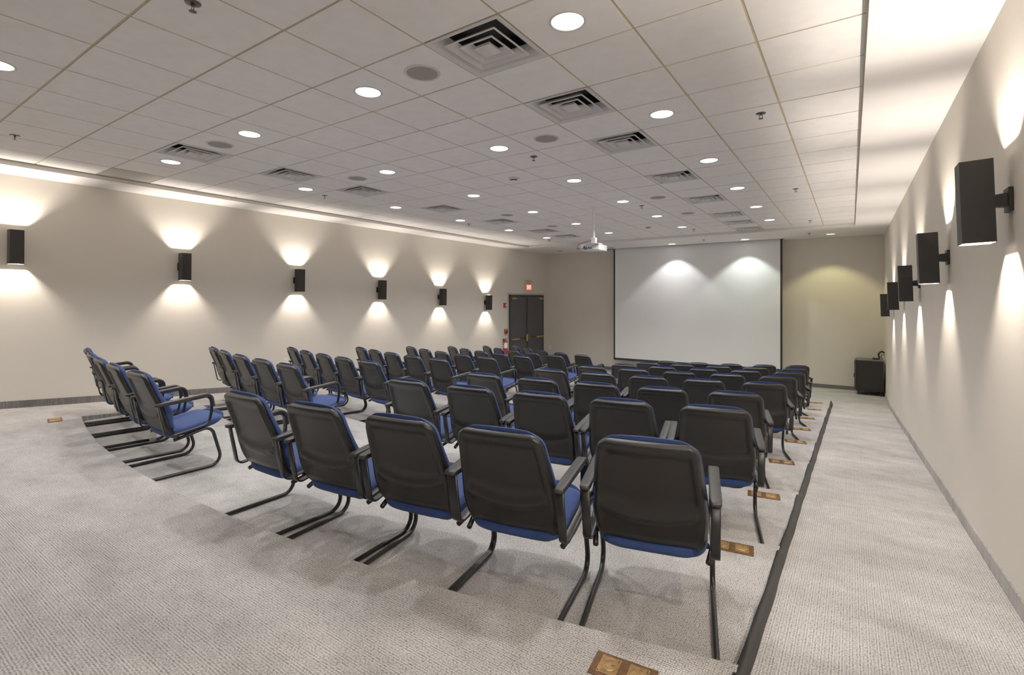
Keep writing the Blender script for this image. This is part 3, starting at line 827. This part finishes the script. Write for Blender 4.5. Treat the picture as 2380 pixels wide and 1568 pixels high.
def cushion_mesh():
    b = bmesh.new(); nx, nz = 26, 34; zt, zb = .911, .38
    args = (zt, zb, .220, .262, .240, .085, .05)
    zz = zs_list(nz, zt, zb); G = []; F = []
    for z in zz:
        w = halfw(z, *args); row = []; row2 = []
        for k in range(nx + 1):
            u = math.sin(PI / 2 * (-1 + 2 * k / nx)); x = u * w
            cup = .018 * (abs(x) / .25) ** 2
            crown = -.012 * (abs(x) / .2) ** 2 * sst(.85, .911, z)      # top edge is arched
            th = .036 + .030 * math.exp(-((z - .55) / .10) ** 2)
            ez = min(1, (zt - z) / .05, (z - zb) / .04); eu = 1 - abs(u)
            rnd = math.sqrt(max(0, 1 - (1 - max(0, min(1, ez))) ** 2)) * math.sqrt(max(0, 1 - (1 - min(1, eu / .22)) ** 2))
            y0 = smp(z) + .030 + cup
            row.append(b.verts.new((x, y0, z + crown))); row2.append(b.verts.new((x, y0 + .008 + th * rnd, z + crown)))
        G.append(row); F.append(row2)
    for a, c in zip(G, G[1:]):
        for k in range(nx): b.faces.new([a[k], a[k + 1], c[k + 1], c[k]])
    for a, c in zip(F, F[1:]):
        for k in range(nx): b.faces.new([a[k], c[k], c[k + 1], a[k + 1]])
    for a, c in ((G[0], F[0]), (G[-1], F[-1])):
        for k in range(nx): b.faces.new([a[k], a[k + 1], c[k + 1], c[k]])
    for i in range(nz):
        for k in (0, nx): b.faces.new([G[i][k], G[i + 1][k], F[i + 1][k], F[i][k]])
    return b
def seat_mesh():
    b = bmesh.new(); n = 48; rings = []
    y0, y1, W = .185, .665, .262
    def outline(a, s):
        q = .42; ca, sa = math.cos(a), math.sin(a)
        x = math.copysign(abs(ca) ** q, ca) * W * s; yy = math.copysign(abs(sa) ** q, sa) * (y1 - y0) / 2 * s + (y0 + y1) / 2
        if yy > .50: yy += .012 * (1 - (x / W) ** 2)
        return x, yy
    def surf(x, y, s, top):
        base = .350 + .080 * (y - .185) / .48
        if top:
            dish = -.012 * (1 - (x / W) ** 2) * math.exp(-((y - .36) / .15) ** 2) + .012
            wf = -.030 * max(0, (y - .55) / .11) ** 2
            return base + dish + wf + .030 * math.sqrt(max(0, 1 - max(0, (s - .78) / .22) ** 2)) - .006
        return base - .010 - .036 * math.sqrt(max(0, 1 - max(0, (s - .78) / .22) ** 2)) + .028 * max(0, (y - .53) / .13) ** 2
    S = [1, .992, .97, .93, .87, .78, .6, .4, .2]
    for top in (0, 1):
        seq = S if top else S[::-1]
        if not top: rings.append([b.verts.new((0, (y0 + y1) / 2, surf(0, (y0 + y1) / 2, 0, 0)))])
        for s in seq:
            if top and s == 1: continue
            ring = []
            for k in range(n):
                x, y = outline(2 * PI * k / n, s); ring.append(b.verts.new((x, y, surf(x, y, s, top))))
            rings.append(ring)
        if top: rings.append([b.verts.new((0, (y0 + y1) / 2, surf(0, (y0 + y1) / 2, 0, 1)))])
    for a, c in zip(rings, rings[1:]):
        for k in range(n):
            if len(a) == 1: b.faces.new([a[0], c[k], c[(k + 1) % n]])
            elif len(c) == 1: b.faces.new([a[k], c[0], a[(k + 1) % n]])
            else: b.faces.new([a[k], c[k], c[(k + 1) % n], a[(k + 1) % n]])
    return b
def make_chair():
    t = thing('conference_chair', (0, 0, 0))
    sh = obj('back_shell', shell_mesh(), M['plastic'], t, smooth=True)
    obj('back_cushion', cushion_mesh(), M['blue'], t, smooth=True)
    obj('seat_cushion', seat_mesh(), M['blue'], t, smooth=True)
    b = bmesh.new(); T = .028; hx_ = .288
    def side(s): return [(s * .262, .220, .304), (s * .283, .33, .335), (s * hx_, .512, .378), (s * hx_, .612, .0145), (s * hx_, -.03, .0145)]
    pts = side(1) + side(-1)[::-1]
    path = fillet(pts, [.3, .075, .085, .03, .03, .085, .075, .3], 7)
    sweep(b, path, T, T, 12, up=(1, .02, 0.01))
    obj('sled_frame', b, M['frame'], t, smooth=True)
    b = bmesh.new()
    for y, z in ((.34, .326), (.46, .362)): box(b, -.268, .268, y - .02, y + .02, z - .004, z + .006)
    obj('seat_support', b, M['frame'], t, bevel=.002)
    for s in (-1, 1):
        x = s * .289
        pts = [(x, .108, .628), (x, .165, .405), (x, .47, .437), (x, .487, .56), (x, .41, .672), (x, .108, .628)]
        pth = fillet(pts[:5] , [.05, .07, .10], 7)
        top = fillet([(x, .482, .52), (x, .470, .655), (x, .11, .628)], [.085], 9)
        b = bmesh.new(); full = fillet([(x, .098, .620), (x, .150, .345), (x, .492, .404), (x, .520, .545), (x, .500, .650), (x, .098, .620)], [.045, .06, .3, .085], 7)
        sweep(b, full, .042, .013, 8, up=(1, 0, 0), square=True, cap=True)
        ar = obj('armrest', b, M['frame'], t, smooth=True)
        b = bmesh.new(); pad = fillet([(x, .072, .630), (x, .508, .672), (x, .530, .555)], [.085], 10)
        P2 = [pad[0]] + [pad[0].lerp(pad[1], f) for f in (.03, .1, .4, .7)] + pad[1:]
        sweep(b, P2, .052, .026, 12, up=(1, 0, 0), square=True, taper=lambda f: .72 if f < .01 else (.93 if f < .08 else (1 if f < .7 else 1 - .25 * (f - .7) / .3)))
        obj('arm_pad', b, M['pad'], ar, smooth=True)
    return t

# rows on the tiers: radius of the arc, bearings of the right-hand and the left-hand seats (degrees)
SEATS = [
 (15.87, [12.46, 9.99, 7.82, 5.46, 2.95], [-3.44, -6.2, -8.8, -11.3, -13.95]),
 (14.42, [13.62, 11.09, 8.56, 6.03, 3.33], [-4.37, -6.95, -9.79, -12.75, -15.45]),
 (13.20, [14.5, 11.75, 9.0, 6.22, 3.3], [-5.19, -8.05, -10.75, -13.71, -16.78]),
 (11.86, [16.45, 13.38, 10.33, 7.25, 4.1], [-5.78, -8.96, -12.08, -15.15, -18.25]),
 (10.57, [18.5, 15.06, 11.62, 8.08, 4.6], [-6.71, -10.3, -13.87, -17.4, -21.0]),
 (9.32, [21.2, 17.3, 13.4, 9.4, 5.38], [-8.1, -12.05, -16.0, -19.95, -23.97]),
 (8.06, [24.4, 19.8, 15.3, 10.75, 6.16], [-9.04, -14.0, -18.81, -23.6, -28.35]),
 (6.83, [28.75, 23.35, 18.0, 12.7, 7.30], [-10.22, -16.1, -22.19, -28.34, -34.69]),
]
HEAD = {(0, 1, 0): 1.0, (0, 0, 4): -2.5, (0, 0, 0): 1.5}     # small turns of single chairs, degrees
RN = ['nearest row', 'second row', 'third row', 'fourth row', 'fifth row', 'sixth row', 'seventh row', 'farthest row']
PN = {0: ['at the right-ramp end', 'second from the right ramp', 'in the middle', 'second from the centre aisle', 'at the centre aisle'],
      1: ['at the centre aisle', 'second from the centre aisle', 'in the middle', 'second from the left wall', 'at the left-wall end']}
chair = make_chair(); first = True
rc = random.Random(11)
for n, (rad, ra_, la_) in enumerate(SEATS):
    for side_, angs in ((0, ra_), (1, la_)):
        for k, a in enumerate(angs):
            t_ = math.radians(a); rad_ = rad - (.10 if (n, side_, k) == (0, 0, 0) else 0)
            o = chair if first else copy_tree(chair); first = False
            o.location = (CX + rad_ * math.sin(t_), CY - rad_ * math.cos(t_), PLAT - STEP * (n + 1))
            o.rotation_euler = (0, 0, t_ + math.radians(HEAD.get((n, side_, k), 0) + rc.uniform(-1.0, 1.0)))
            blk = 'right' if side_ == 0 else 'left'
            tag(o, f'blue and black armchair, {PN[side_][k]} of the {RN[n]}, {blk} block', 'chair',
                group=f'conference chairs in the {blk} block, {RN[n]}')

# ------------------------------------------------------------------ camera, world, colour
cam = bpy.data.cameras.new('camera'); co = bpy.data.objects.new('camera', cam); COL.objects.link(co)
co.location = (0, 0, EYE); co.rotation_euler = (PI / 2, 0, YAW)
cam.sensor_fit = 'HORIZONTAL'; cam.sensor_width = 36.0
cam.lens = 1154.7 / 2380 * 36.0
cam.shift_x = 0.0; cam.shift_y = -(784 - 695.2) / 2380
cam.clip_start = 0.05; cam.clip_end = 100
scn.camera = co
w = bpy.data.worlds.new('world'); scn.world = w; w.use_nodes = True
w.node_tree.nodes['Background'].inputs['Color'].default_value = (1, 1, 1, 1)
w.node_tree.nodes['Background'].inputs['Strength'].default_value = 0.10  # added white fill, let in through the open rear end
scn.view_settings.view_transform = 'Standard'
scn.view_settings.look = 'None'
scn.view_settings.exposure = 0.02
scn.view_settings.gamma = 1.22
scn.cycles.max_bounces = 8
scn.cycles.diffuse_bounces = 4
scn.cycles.use_adaptive_sampling = True
scn.cycles.adaptive_threshold = 0.025
scn.cycles.glossy_bounces = 2
scn.cycles.transmission_bounces = 4
scn.cycles.sample_clamp_indirect = 6.0
scn.cycles.caustics_reflective = False
scn.cycles.caustics_refractive = False
scn.cycles.use_denoising = True
scn.cycles.use_light_tree = True
